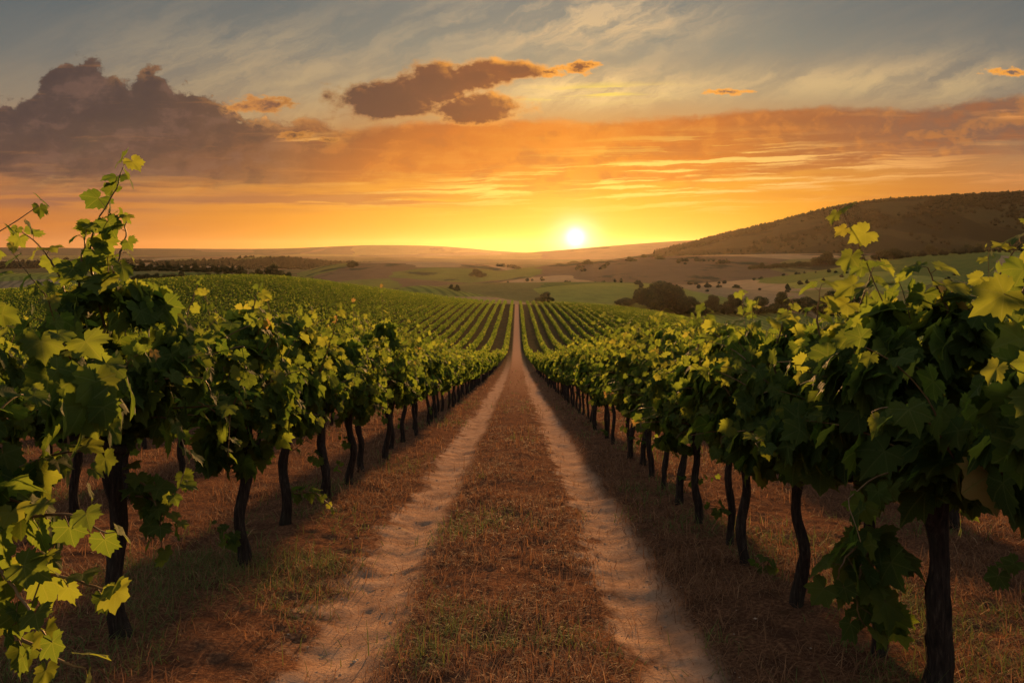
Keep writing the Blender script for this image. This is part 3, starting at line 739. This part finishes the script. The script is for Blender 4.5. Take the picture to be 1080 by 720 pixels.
ORD = ['fourth', 'fifth', 'sixth', 'seventh', 'eighth', 'ninth', 'tenth', 'eleventh', 'twelfth', 'thirteenth', 'fourteenth', 'fifteenth']
def rows_of_vines():
    r = random.Random(5)
    fine = [make_vine(200+k, 'fine', n_canes=20, n_fill=270, size=.128, width=.37, half=.50, lo=.70, hi=1.86, trunk_r=.044, low_shoots=k % 3) for k in range(4)]
    finer = [make_vine(240+k, 'fine', n_canes=17, n_fill=230, size=.128, width=.37, half=.42, lo=.70, hi=1.70, trunk_r=.033, low_shoots=k % 2) for k in range(3)]
    mid = [make_vine(300+k, 'mid', n_canes=20, n_fill=235, size=.130, width=.38, half=.54, lo=.66, hi=1.66, trunk_r=.038, sides=7, low_shoots=k % 2) for k in range(5)]
    midr = [make_vine(340+k, 'mid', n_canes=16, n_fill=185, size=.130, width=.38, half=.44, lo=.66, hi=1.56, trunk_r=.033, sides=7, low_shoots=(k+1) % 2) for k in range(4)]
    low = [make_vine(400+k, 'low', n_canes=11, n_fill=260, size=.165, width=.38, half=.56, lo=.62, hi=1.42, trunk_r=.038, sides=5) for k in range(4)]
    def run(x, y, step, ymax, side, row, protos):
        i = 0
        while y < ymax:
            near, md = protos
            d = r.choice(near if y < 12 else md if y < 27 else low)
            xx = x+r.gauss(0, .05); word = 'left' if side < 0 else 'right'
            if row == 1:
                lb = (f'bushy grapevine, {ORD[i]} along the row {word} of the track after the '+('tall one' if side < 0 else 'thick trunk')) if i < 12 else f'small distant grapevine far down the front row {word} of the track'
                g = (GL if side < 0 else GR) if i < 12 else f'distant vines in the front row {word} of the track'
            elif row == 2:
                lb = f'shaded grapevine in the second row {word} of the track, behind the front row'; g = f'vines in the second row {word} of the track'
            else:
                lb = f'shaded grapevine in the third row out on the {word}, mostly hidden by nearer rows'; g = f'vines in the third row {word} of the track'
            place_vine(d, xx, y, r.choice((0, math.pi)) + r.gauss(0, .12), lb, g, (r.uniform(.9, 1.05), r.uniform(.9, 1.08), r.uniform(.88, 1.10)))
            y += step*r.uniform(.86, 1.14); i += 1
    run(ROW_L, 8.2, 1.08, 80, -1, 1, (fine, mid))
    run(ROW_R-.04, 7.05, .95, 66, 1, 1, (finer, midr))
    run(ROW_L-ROW_STEP, 3.6, 1.25, 48, -1, 2, (fine, mid)); run(ROW_R+ROW_STEP, 3.4, 1.25, 48, 1, 2, (fine, mid))
    run(ROW_L-2*ROW_STEP, 5.2, 1.28, 38, -1, 3, (mid, mid)); run(ROW_R+2*ROW_STEP, 5.0, 1.28, 38, 1, 3, (mid, mid))
rows_of_vines()

# the rest of the vineyard, row upon row up to the crest: far more vines than anyone could count
def vineyard_mass():
    rng = np.random.default_rng(77)
    P, S = [], []; TV, TQ = [], []; tn = 0
    for k in range(0, 108):
        for side in (-1, 1):
            x0 = ROW_L-k*ROW_STEP if side < 0 else ROW_R+k*ROW_STEP
            y0 = (80 if side < 0 else 66) if k == 0 else 47 if k == 1 else 37.5 if k == 2 else max(6.5, (abs(x0)-14)/.74)
            y1 = 300+8*math.sin(k)
            if y0 >= y1: continue
            for a, b, per, sz in ((y0, 26, 120, .17), (26, 60, 56, .23), (60, 105, 36, .26), (105, 180, 25, .31), (180, y1, 17, .38)):
                a = max(a, y0)
                if a >= b: continue
                n = int((b-a)*per); y = rng.uniform(a, b, n)
                far = sstep(40, 120, y)
                vig = .85+.5*fbm(y*.55+k*7.7, y*0+k*3.3+side, 3, 4)          # vigour along the row
                gap = fbm(y*.9+k*5.1, y*0+k*1.7+side*9, 2, 8) > -.30
                th = rng.uniform(0, 6.283, n); rr = rng.uniform(.3, 1.05, n)**.6
                lo, hi = .62-.36*far, (1.38-.20*far)*(1+.35*(vig-.85))
                x = x0 - (side*.4*far if k == 0 else 0) + np.cos(th)*rr*(.41-.05*far)*vig + .12*fbm(y*.25, y*0+k, 2, 6)
                z = (lo+hi)/2 + np.sin(th)*rr*(hi-lo)/2 + (rng.random(n) < .05)*rng.uniform(0, .35, n)
                P.append(np.column_stack([x, y, ground_z(x, y)+z])[gap]); S.append((sz*rng.uniform(.6, 1.35, n))[gap])
            for yv in np.arange(y0, min(60, y1), 1.25):                        # trunks of the nearer ones
                x = x0+rng.normal(0, .05); g = float(ground_z(x, yv)); r = .035
                c = np.array([[-r, -r], [r, -r], [r, r], [-r, r]])
                V = np.concatenate([np.column_stack([c+[x, yv], np.full(4, g-.05)]), np.column_stack([c*.8+[x+rng.normal(0, .06), yv], np.full(4, g+.95)])])
                TV.append(V); TQ.append(np.array([[i, (i+1) % 4, 4+(i+1) % 4, 4+i] for i in range(4)])+tn); tn += 8
    P = np.concatenate(P); S = np.concatenate(S); n = len(P)
    M = rng.normal(0, 1, (n, 3))+[0, 0, -.4]; N = rng.normal(0, 1, (n, 3))+[0, 0, .4]
    M = norm(M); N = norm(N-M*(N*M).sum(1, keepdims=True)); B = np.cross(M, N); s = S[:, None]/2
    V = np.stack([P-M*s, P+B*s*.95+N*s*.15, P+M*s*1.1-N*s*.2, P-B*s*.95+N*s*.15], 1).reshape(-1, 3)
    Q = np.arange(4*n).reshape(-1, 4)
    R = np.repeat(np.clip(rng.beta(2, 2.4, n)*.9, 0, .93), 4)
    V = np.concatenate([V]+TV); R = np.concatenate([R, np.zeros(tn)])
    Q2 = np.concatenate(TQ)+4*n
    me = mesh_np('vineyard_rows', V, quads=np.concatenate([Q, Q2]), mat=[M_LEAF_FAR, M_BARK], mi=np.concatenate([np.zeros(n), np.ones(len(Q2))]), attrs={'rnd': R})
    tag(link('vineyard_rows', me), 'countless distant vine rows combing the valley and the rounded hill to its crest', None, None, 'stuff')
    print('mass', n, 'vines', VINES_N)
vineyard_mass()

# ------------------------------------------------------------------ dry grass, straw and weeds on the near ground
def mat_grass():
    m, T, o = new_mat('dry_grass')
    r = E(T, attr(T, 'rnd').outputs['Fac'])
    c = ramp(T, r, [(0, (.11, .055, .030, 1)), (.35, (.20, .098, .047, 1)), (.65, (.30, .155, .075, 1)), (.82, (.42, .27, .14, 1)), (.86, (.09, .11, .028, 1)), (1, (.14, .16, .04, 1))])
    b = pbsdf(T, c, .8, .2); mx = transl(T, b, c, .3); T.links.new(mx.outputs[0], o.inputs[0]); return m
M_GRASS = mat_grass()
def build_grass():
    rng = np.random.default_rng(99)
    def zone(y0, y1, n, wid, ln, green, up):
        y = y0+(y1-y0)*rng.random(n)**.75; x = rng.uniform(-1, 1, n)*(.66*y+1.2)
        w = .26*fbm(x*1.7, y*1.2, 3, 41)+.16*fbm(x*6, y*6, 2, 43)
        tr = np.exp(-((x-TRACK_L-w)/.27)**2)+np.exp(-((x-TRACK_R-w)/.25)**2)
        patch = fbm(x*1.3, y*.9, 3, 51)+.5*fbm(x*5, y*4, 2, 53)
        keep = (rng.random(n) < 1-.97*sstep(30, 95, y)) & (rng.random(n) < np.clip(1-1.35*tr, .05, 1)*np.clip(.50+2.0*patch, .05, 1))
        x, y, patch = x[keep], y[keep], patch[keep]; k = len(x)
        az = rng.uniform(0, 6.283, k); lean = np.clip(rng.normal(1.15 if not up else .7, .38, k), .05, 1.5)   # from upright: mostly flattened
        L = ln*rng.uniform(.35, 1.35, k); W = wid*rng.uniform(.6, 1.4, k)
        hd = np.column_stack([np.cos(az), np.sin(az)]); z0 = ground_z(x, y)-.004
        d1 = np.column_stack([hd*np.sin(lean*.7)[:, None], np.cos(lean*.7)]); d2 = np.column_stack([hd*np.sin(np.minimum(lean*1.25, 1.62))[:, None], np.cos(np.minimum(lean*1.25, 1.62))])
        p0 = np.column_stack([x, y, z0]); p1 = p0+d1*(L*.5)[:, None]; p2 = p1+d2*(L*.5)[:, None]
        sd_ = np.column_stack([-hd[:, 1], hd[:, 0], np.zeros(k)])*W[:, None]/2
        V = np.stack([p0-sd_, p0+sd_, p1+sd_*.8, p1-sd_*.8, p2], 1).reshape(-1, 3); b = 5*np.arange(k)
        g = (fbm(x*.8, y*.7, 2, 61)+.4*fbm(x*4, y*4, 2, 63) > .17-green-.16*(np.exp(-((x-ROW_L)/.3)**2)+np.exp(-((x-ROW_R)/.3)**2))) & (rng.random(k) < .6)
        R = np.where(g, rng.uniform(.87, 1, k), np.clip(rng.beta(2, 2.5, k)*.82, 0, .82))
        return V, np.column_stack([b, b+1, b+2, b+3]), np.column_stack([b+3, b+2, b+4]), np.repeat(R, 5)
    Vs, Qs, Ts, Rs = [], [], [], []; off = 0
    for z in (zone(1.9, 6, 85000, .0042, .11, -.02, 0), zone(5.5, 13, 90000, .0065, .13, -.02, 0), zone(12, 30, 60000, .013, .16, -.01, 0), zone(28, 95, 46000, .03, .2, .0, 0), zone(2, 9, 9000, .005, .16, .01, 1), zone(8, 26, 12000, .010, .18, .01, 1)):
        Vs.append(z[0]); Qs.append(z[1]+off); Ts.append(z[2]+off); Rs.append(z[3]); off += len(z[0])
    me = mesh_np('dry_grass', np.concatenate(Vs), quads=np.concatenate(Qs), tris=np.concatenate(Ts), mat=M_GRASS, attrs={'rnd': np.concatenate(Rs)})
    tag(link('dry_grass', me), 'dry straw and scattered green weeds over the ground between the wheel ruts and vines', None, None, 'stuff')
build_grass()
def build_pebbles():
    rng = np.random.default_rng(5); n = 1100
    y = 2+14*rng.random(n)**1.4; x = np.where(rng.random(n) < .5, TRACK_L, TRACK_R)+rng.normal(0, .22, n); s = .004+.013*rng.random(n)**5
    base = np.array([[1, 0, 0], [0, 1, 0], [-1, 0, 0], [0, -1, 0], [0, 0, .4], [0, 0, -.5]], float)
    V = base[None]*s[:, None, None]*rng.uniform(.6, 1.4, (n, 6, 3)); a = rng.uniform(0, 6.28, n)
    c, s_ = np.cos(a)[:, None], np.sin(a)[:, None]
    V = np.stack([V[..., 0]*c-V[..., 1]*s_, V[..., 0]*s_+V[..., 1]*c, V[..., 2]], -1)+np.column_stack([x, y, ground_z(x, y)+.002])[:, None]
    T = np.array([(0, 1, 4), (1, 2, 4), (2, 3, 4), (3, 0, 4), (1, 0, 5), (2, 1, 5), (3, 2, 5), (0, 3, 5)])
    me = mesh_np('gravel', V.reshape(-1, 3), tris=(T[None]+6*np.arange(n)[:, None, None]).reshape(-1, 3), mat=M_PEB)
    tag(link('gravel', me), 'small stones and clods in the wheel ruts', None, None, 'stuff')
def mat_peb():
    m, T, o = new_mat('pebble'); tc = T.nodes.new('ShaderNodeTexCoord'); n = noise(T, tc.outputs['Object'], 9, 2)
    b = pbsdf(T, ramp(T, n, [(.3, (.16, .10, .065, 1)), (.7, (.42, .30, .21, 1))]), .9, .1); T.links.new(b.outputs[0], o.inputs[0]); return m
M_PEB = mat_peb(); build_pebbles()

# ------------------------------------------------------------------ trees of the far country
def mat_crown():
    m, T, o = new_mat('tree_foliage')
    r = E(T, attr(T, 'rnd').outputs['Fac'])
    c = ramp(T, r, [(0, (.025, .035, .012, 1)), (.6, (.050, .060, .018, 1)), (1, (.09, .09, .025, 1))])
    b = pbsdf(T, c, .8, .1); mx = transl(T, b, c, .25); T.links.new(mx.outputs[0], o.inputs[0]); return m
M_CROWN = mat_crown()
def mat_wcrown():
    m, T, o = new_mat('woodland_foliage')
    r = E(T, attr(T, 'rnd').outputs['Fac'])
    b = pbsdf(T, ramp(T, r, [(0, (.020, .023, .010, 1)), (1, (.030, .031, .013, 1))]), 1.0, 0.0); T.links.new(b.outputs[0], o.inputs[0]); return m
M_WCROWN = mat_wcrown()
def tree_proto(seed, squat):
    """unit tree: 1 m tall; trunk with limbs and a lumpy crown of leaf clumps"""
    rng = np.random.default_rng(seed); mb = MB()
    h0 = .10 if squat else .22
    k = np.linspace(0, 1, 7); mb.tube(np.column_stack([.02*np.sin(k*3+seed), .02*np.sin(k*2), -.04+k*(.55)]), .035*(1-.6*k), 6, .1, seed)
    C, Rr = [], []
    nl = 11
    for i in range(nl):
        a = i*2.4+rng.normal(0, .3); zz = rng.uniform(h0+.16, .84)
        if squat: rho = math.sqrt(rng.random())*.44; zz = rng.uniform(.2, .86-.55*(rho/.44)**2)
        q = math.sin(math.pi*min(1, max(0, (zz-h0+.05)/(1.08-h0))))
        rad = (.30 if not squat else .44)*q*rng.uniform(.5, 1.05); rad = rho if squat else rad; c = np.array([math.cos(a)*rad, math.sin(a)*rad, zz]); C.append(c); Rr.append(rng.uniform(.13, .22)*(1.15 if squat else 1))
        mb.tube(np.array([[0, 0, min(.45, zz*.6)], c*[.5, .5, 1]*np.array([1, 1, .85]), c]), np.array([.014, .009, .004]), 4)
    C.append(np.array([0, 0, .55])); Rr.append(.26)
    P, N = [], []
    for c, r in zip(C, Rr):
        n = int(2200*r*r/.05*.5); v = norm(rng.normal(0, 1, (n, 3))); rr = r*rng.uniform(.55, 1.08, n)
        p = c+v*rr[:, None]*np.array([1, 1, .85]); P.append(p); N.append(v+rng.normal(0, .5, (n, 3)))
    P = np.concatenate(P); N = np.concatenate(N); n = len(P); P[:, 2] = np.maximum(P[:, 2], h0*.4)
    M = norm(rng.normal(0, 1, (n, 3))); N = norm(N); M = norm(M-N*(M*N).sum(1, keepdims=True)); B = np.cross(M, N); s = rng.uniform(.016, .036, n)[:, None]
    V = np.stack([P-M*s, P+B*s*.8, P+M*s, P-B*s*.8], 1).reshape(-1, 3)
    cr = mesh_np('crown', V, quads=np.arange(4*n).reshape(-1, 4), mat=M_CROWN, attrs={'rnd': np.repeat(rng.random(n), 4)})
    return mb.mesh('trunk', M_BARK), cr
TP = [tree_proto(1, False), tree_proto(2, False), tree_proto(3, False)]; BP = [tree_proto(11, True), tree_proto(12, True), tree_proto(13, True)]
def plant(px, base, w, h, D0, label, squat=True, group=None, name=None, lo=.75, hi=1.3, sink=.06):
    Ds = np.linspace(D0*lo, D0*hi, 120); X = (px-545)/F*Ds; z = land_z(X, Ds); py = 265+F*(EYE-z)/Ds
    i = int(np.argmin(abs(py-base)+.004*abs(Ds-D0)/D0*100)); D = Ds[i]
    r = random.Random(int(px*13+base)); H = h*D/F; Wd = w*D/F
    tr, cr = r.choice(BP if squat else TP)
    o = link(name or ('bush' if squat else 'tree'), None, None, (X[i], D, z[i]-sink*H), r.uniform(0, 6.28))
    k = Wd/(1.12 if squat else .86); o.scale = (k, k, H*1.02)
    tag(o, label, name or ('bush' if squat else 'tree'), group); link('trunk', tr, o); link('crown', cr, o); return o
plant(697, 329, 60, 45, 520, 'largest dark round bush beyond the vineyard on the right')
for i, (px, b, w, h) in enumerate(((731, 331, 30, 20), (752, 330, 26, 22), (775, 331, 30, 24), (800, 331, 34, 22), (826, 330, 28, 24), (850, 330, 30, 24), (878, 331, 36, 26), (905, 331, 34, 22), (935, 332, 34, 26), (970, 333, 36, 26), (1005, 333, 36, 24), (1040, 333, 36, 26))):
    plant(px, b, w, h, 540, f'dark bush {("first", "second", "third", "fourth", "fifth", "sixth", "seventh", "eighth", "ninth", "tenth", "eleventh", "twelfth")[i]} to the right of the largest round bush, in the same tree line', group='tree line at the foot of the right slope')
plant(288, 293, 24, 20, 420, 'tallest of three round trees on the left hill crest'); plant(272, 293, 15, 14, 420, 'left and smallest of three round trees on the left hill crest'); plant(303, 294, 16, 13, 420, 'right of three round trees on the left hill crest')
for i, px in enumerate((318, 329, 338)): plant(px, 297.5, 12, 8, 420, f'low hedge bush {("nearest to", "between the others right of", "farthest right of")[i]} the three round trees on the left', group='hedge bushes right of the three trees')
plant(372, 282, 12, 10, 1650, 'lone tree on the brown ridge left of centre')
plant(475.5, 307, 8, 8, 430, 'left one of a pair of tiny bushes on the yellow green knoll'); plant(482.5, 307, 8, 8, 430, 'right one of a pair of tiny bushes on the yellow green knoll')
plant(575, 319, 20, 12, 560, 'round olive bush just behind the vineyard crest right of the track'); plant(629, 318, 16, 10, 580, 'small bush midway between the crest and the largest round bush')
plant(660, 322, 22, 11, 560, 'low bush just left of the largest round bush'); plant(503, 292, 18, 9, 1300, 'lone bush on the brown field under the far ridge')
for i in range(13): plant(140+i*9.5, 283+i*.25, 13, 10+2*math.sin(i*2.1), 700, 'small dark tree in the upper tree line on the left', True, 'upper tree line on the left', 'tree', .85, 1.1)
for i in range(17): plant(146+i*9.2, 296-.1*i, 13, 9+1.5*math.sin(i*1.7), 560, 'small dark tree in the lower tree line on the left', True, 'lower tree line on the left', 'tree', .8, 1.05)
plant(871, 279, 26, 15, 1250, 'largest dark tree clump in the fields below the wooded hill', True, None, 'tree')
for i, (px, b, w, h) in enumerate(((893, 279, 18, 9), (908, 277, 16, 8))): plant(px, b, w, h, 1250, ('middle' if i == 0 else 'right')+' of the dark tree clumps below the wooded hill', True, None, 'tree')
for i in range(12): plant(930+i*13, 274-.5*i, 20, 13+3*math.sin(i*1.9), 1000, 'dark tree in the long tree line at the foot of the wooded hill', True, 'long tree line below the wooded hill', 'tree')
for i in range(9): plant(795+i*8, 284-.5*i, 11, 6+1.5*math.sin(i*2.3), 1150, 'tiny tree in the hedgerow crossing the green fields on the right', True, 'hedgerow across the right fields', 'tree')
for i in range(10): plant(590+i*15, 281-1.1*i, 13, 5+1.5*math.sin(i*1.3), 1500, 'tiny tree along the field edge below the sun', True, 'trees along the field edge below the sun', 'tree')
for i in range(8): plant(700+i*11, 311-.8*i, 12, 5+1.5*math.sin(i*2.9), 800, 'tiny bush on the edge of the pale stubble field', True, 'bushes edging the pale stubble field', 'bush')
# the wood on the big hill: one mass of small crowns
def woodland():
    rng = np.random.default_rng(31); hz = [h for h in HILLS if h[0] == 2300][0][3]
    n = 9000; px = rng.uniform(690, 1330, n); D = 2300-np.abs(rng.normal(0, 1, n))*np.where(rng.random(n) < .4, 25, 330)
    X = (px-545)/F*D; keep = (fbm(X/160, D/160, 3, 91) > .02) | (D > 2255); X, D = X[keep], D[keep]; n = len(X); z = hz(X, D)
    s = rng.uniform(3.0, 6, n); tl = rng.uniform(.9, 1.7, n)
    b = np.array([[1, 0, .45], [.31, .95, .5], [-.81, .59, .4], [-.81, -.59, .5], [.31, -.95, .45], [.1, 0, 1.25], [0, 0, -.4], [.55, .3, .95], [-.45, .35, 1.0], [-.1, -.55, .9]])
    PX, PS, PT = [np.column_stack([X, D, z])], [s], [tl]
    for (d0, near, x0, x1, m, cell, k0, k1) in ((3200, 1100, -120, 560, 9000, 420, 4.0, 8.0), (1700, 650, 190, 640, 3500, 210, 2.2, 4.5), (1350, 600, 340, 1250, 6000, 190, 2.0, 4.2), (1150, 450, 460, 1350, 6000, 150, 2.0, 4.0), (860, 300, 600, 1350, 3000, 130, 1.2, 2.6), (600, 200, -100, 330, 1200, 90, 1.2, 2.4)):
        m *= 2; px = rng.uniform(x0, x1, m); D2 = d0-near*rng.random(m)**1.3; X2 = (px-545)/F*D2
        q = fbm(X2/cell, D2/cell/1.5, 2, d0); w_ = fbm(X2/cell/1.4+40, D2/cell/2, 3, d0+1)
        kk = ((np.abs(q) < .0045) & (d0 not in (1700, 1350))) | (w_ > .25); X2, D2 = X2[kk], D2[kk]
        zz = land_z(X2, D2); PX.append(np.column_stack([X2, D2, zz])); PS.append(rng.uniform(k0, k1, len(X2))); PT.append(rng.uniform(.8, 1.4, len(X2)))
    s = np.concatenate(PS); tl = np.concatenate(PT); P0 = np.concatenate(PX); n = len(s)
    V = b[None]*rng.uniform(.75, 1.25, (n, 10, 3))*s[:, None, None]; V[..., 2] *= tl[:, None]
    V += P0[:, None]
    T = np.array([(0, 1, 7), (1, 8, 7), (1, 2, 8), (2, 3, 8), (3, 9, 8), (3, 4, 9), (4, 0, 9), (0, 7, 9), (7, 8, 5), (8, 9, 5), (9, 7, 5), (1, 0, 6), (2, 1, 6), (3, 2, 6), (4, 3, 6), (0, 4, 6)])
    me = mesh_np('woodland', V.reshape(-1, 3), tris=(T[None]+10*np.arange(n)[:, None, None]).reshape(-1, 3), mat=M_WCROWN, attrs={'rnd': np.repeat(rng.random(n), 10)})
    tag(link('woodland', me), 'far off dark woods and hedgerows on the hills, thickest on the big right hill', None, None, 'stuff')
woodland()

# ------------------------------------------------------------------ haze
def build_haze(density, g):
    m, T, o = new_mat('haze_air'); v = T.nodes.new('ShaderNodeVolumePrincipled')
    v.inputs['Color'].default_value = (.96, .80, .64, 1); v.inputs['Density'].default_value = density; v.inputs['Anisotropy'].default_value = g
    T.links.new(v.outputs[0], o.inputs['Volume'])
    x, y0, y1, z0, z1 = 14600, -9300, 15200, -62.0, 196.0
    V = [(a, b, c) for c in (z0, z1) for b in (y0, y1) for a in (-x, x)]
    me = mesh_np('haze', V, quads=[(0, 2, 3, 1), (4, 5, 7, 6), (0, 1, 5, 4), (2, 6, 7, 3), (0, 4, 6, 2), (1, 3, 7, 5)], mat=m)
    tag(link('haze', me), 'thin evening haze filling the valley air', None, None, 'stuff')
build_haze(8.5e-6, .73)
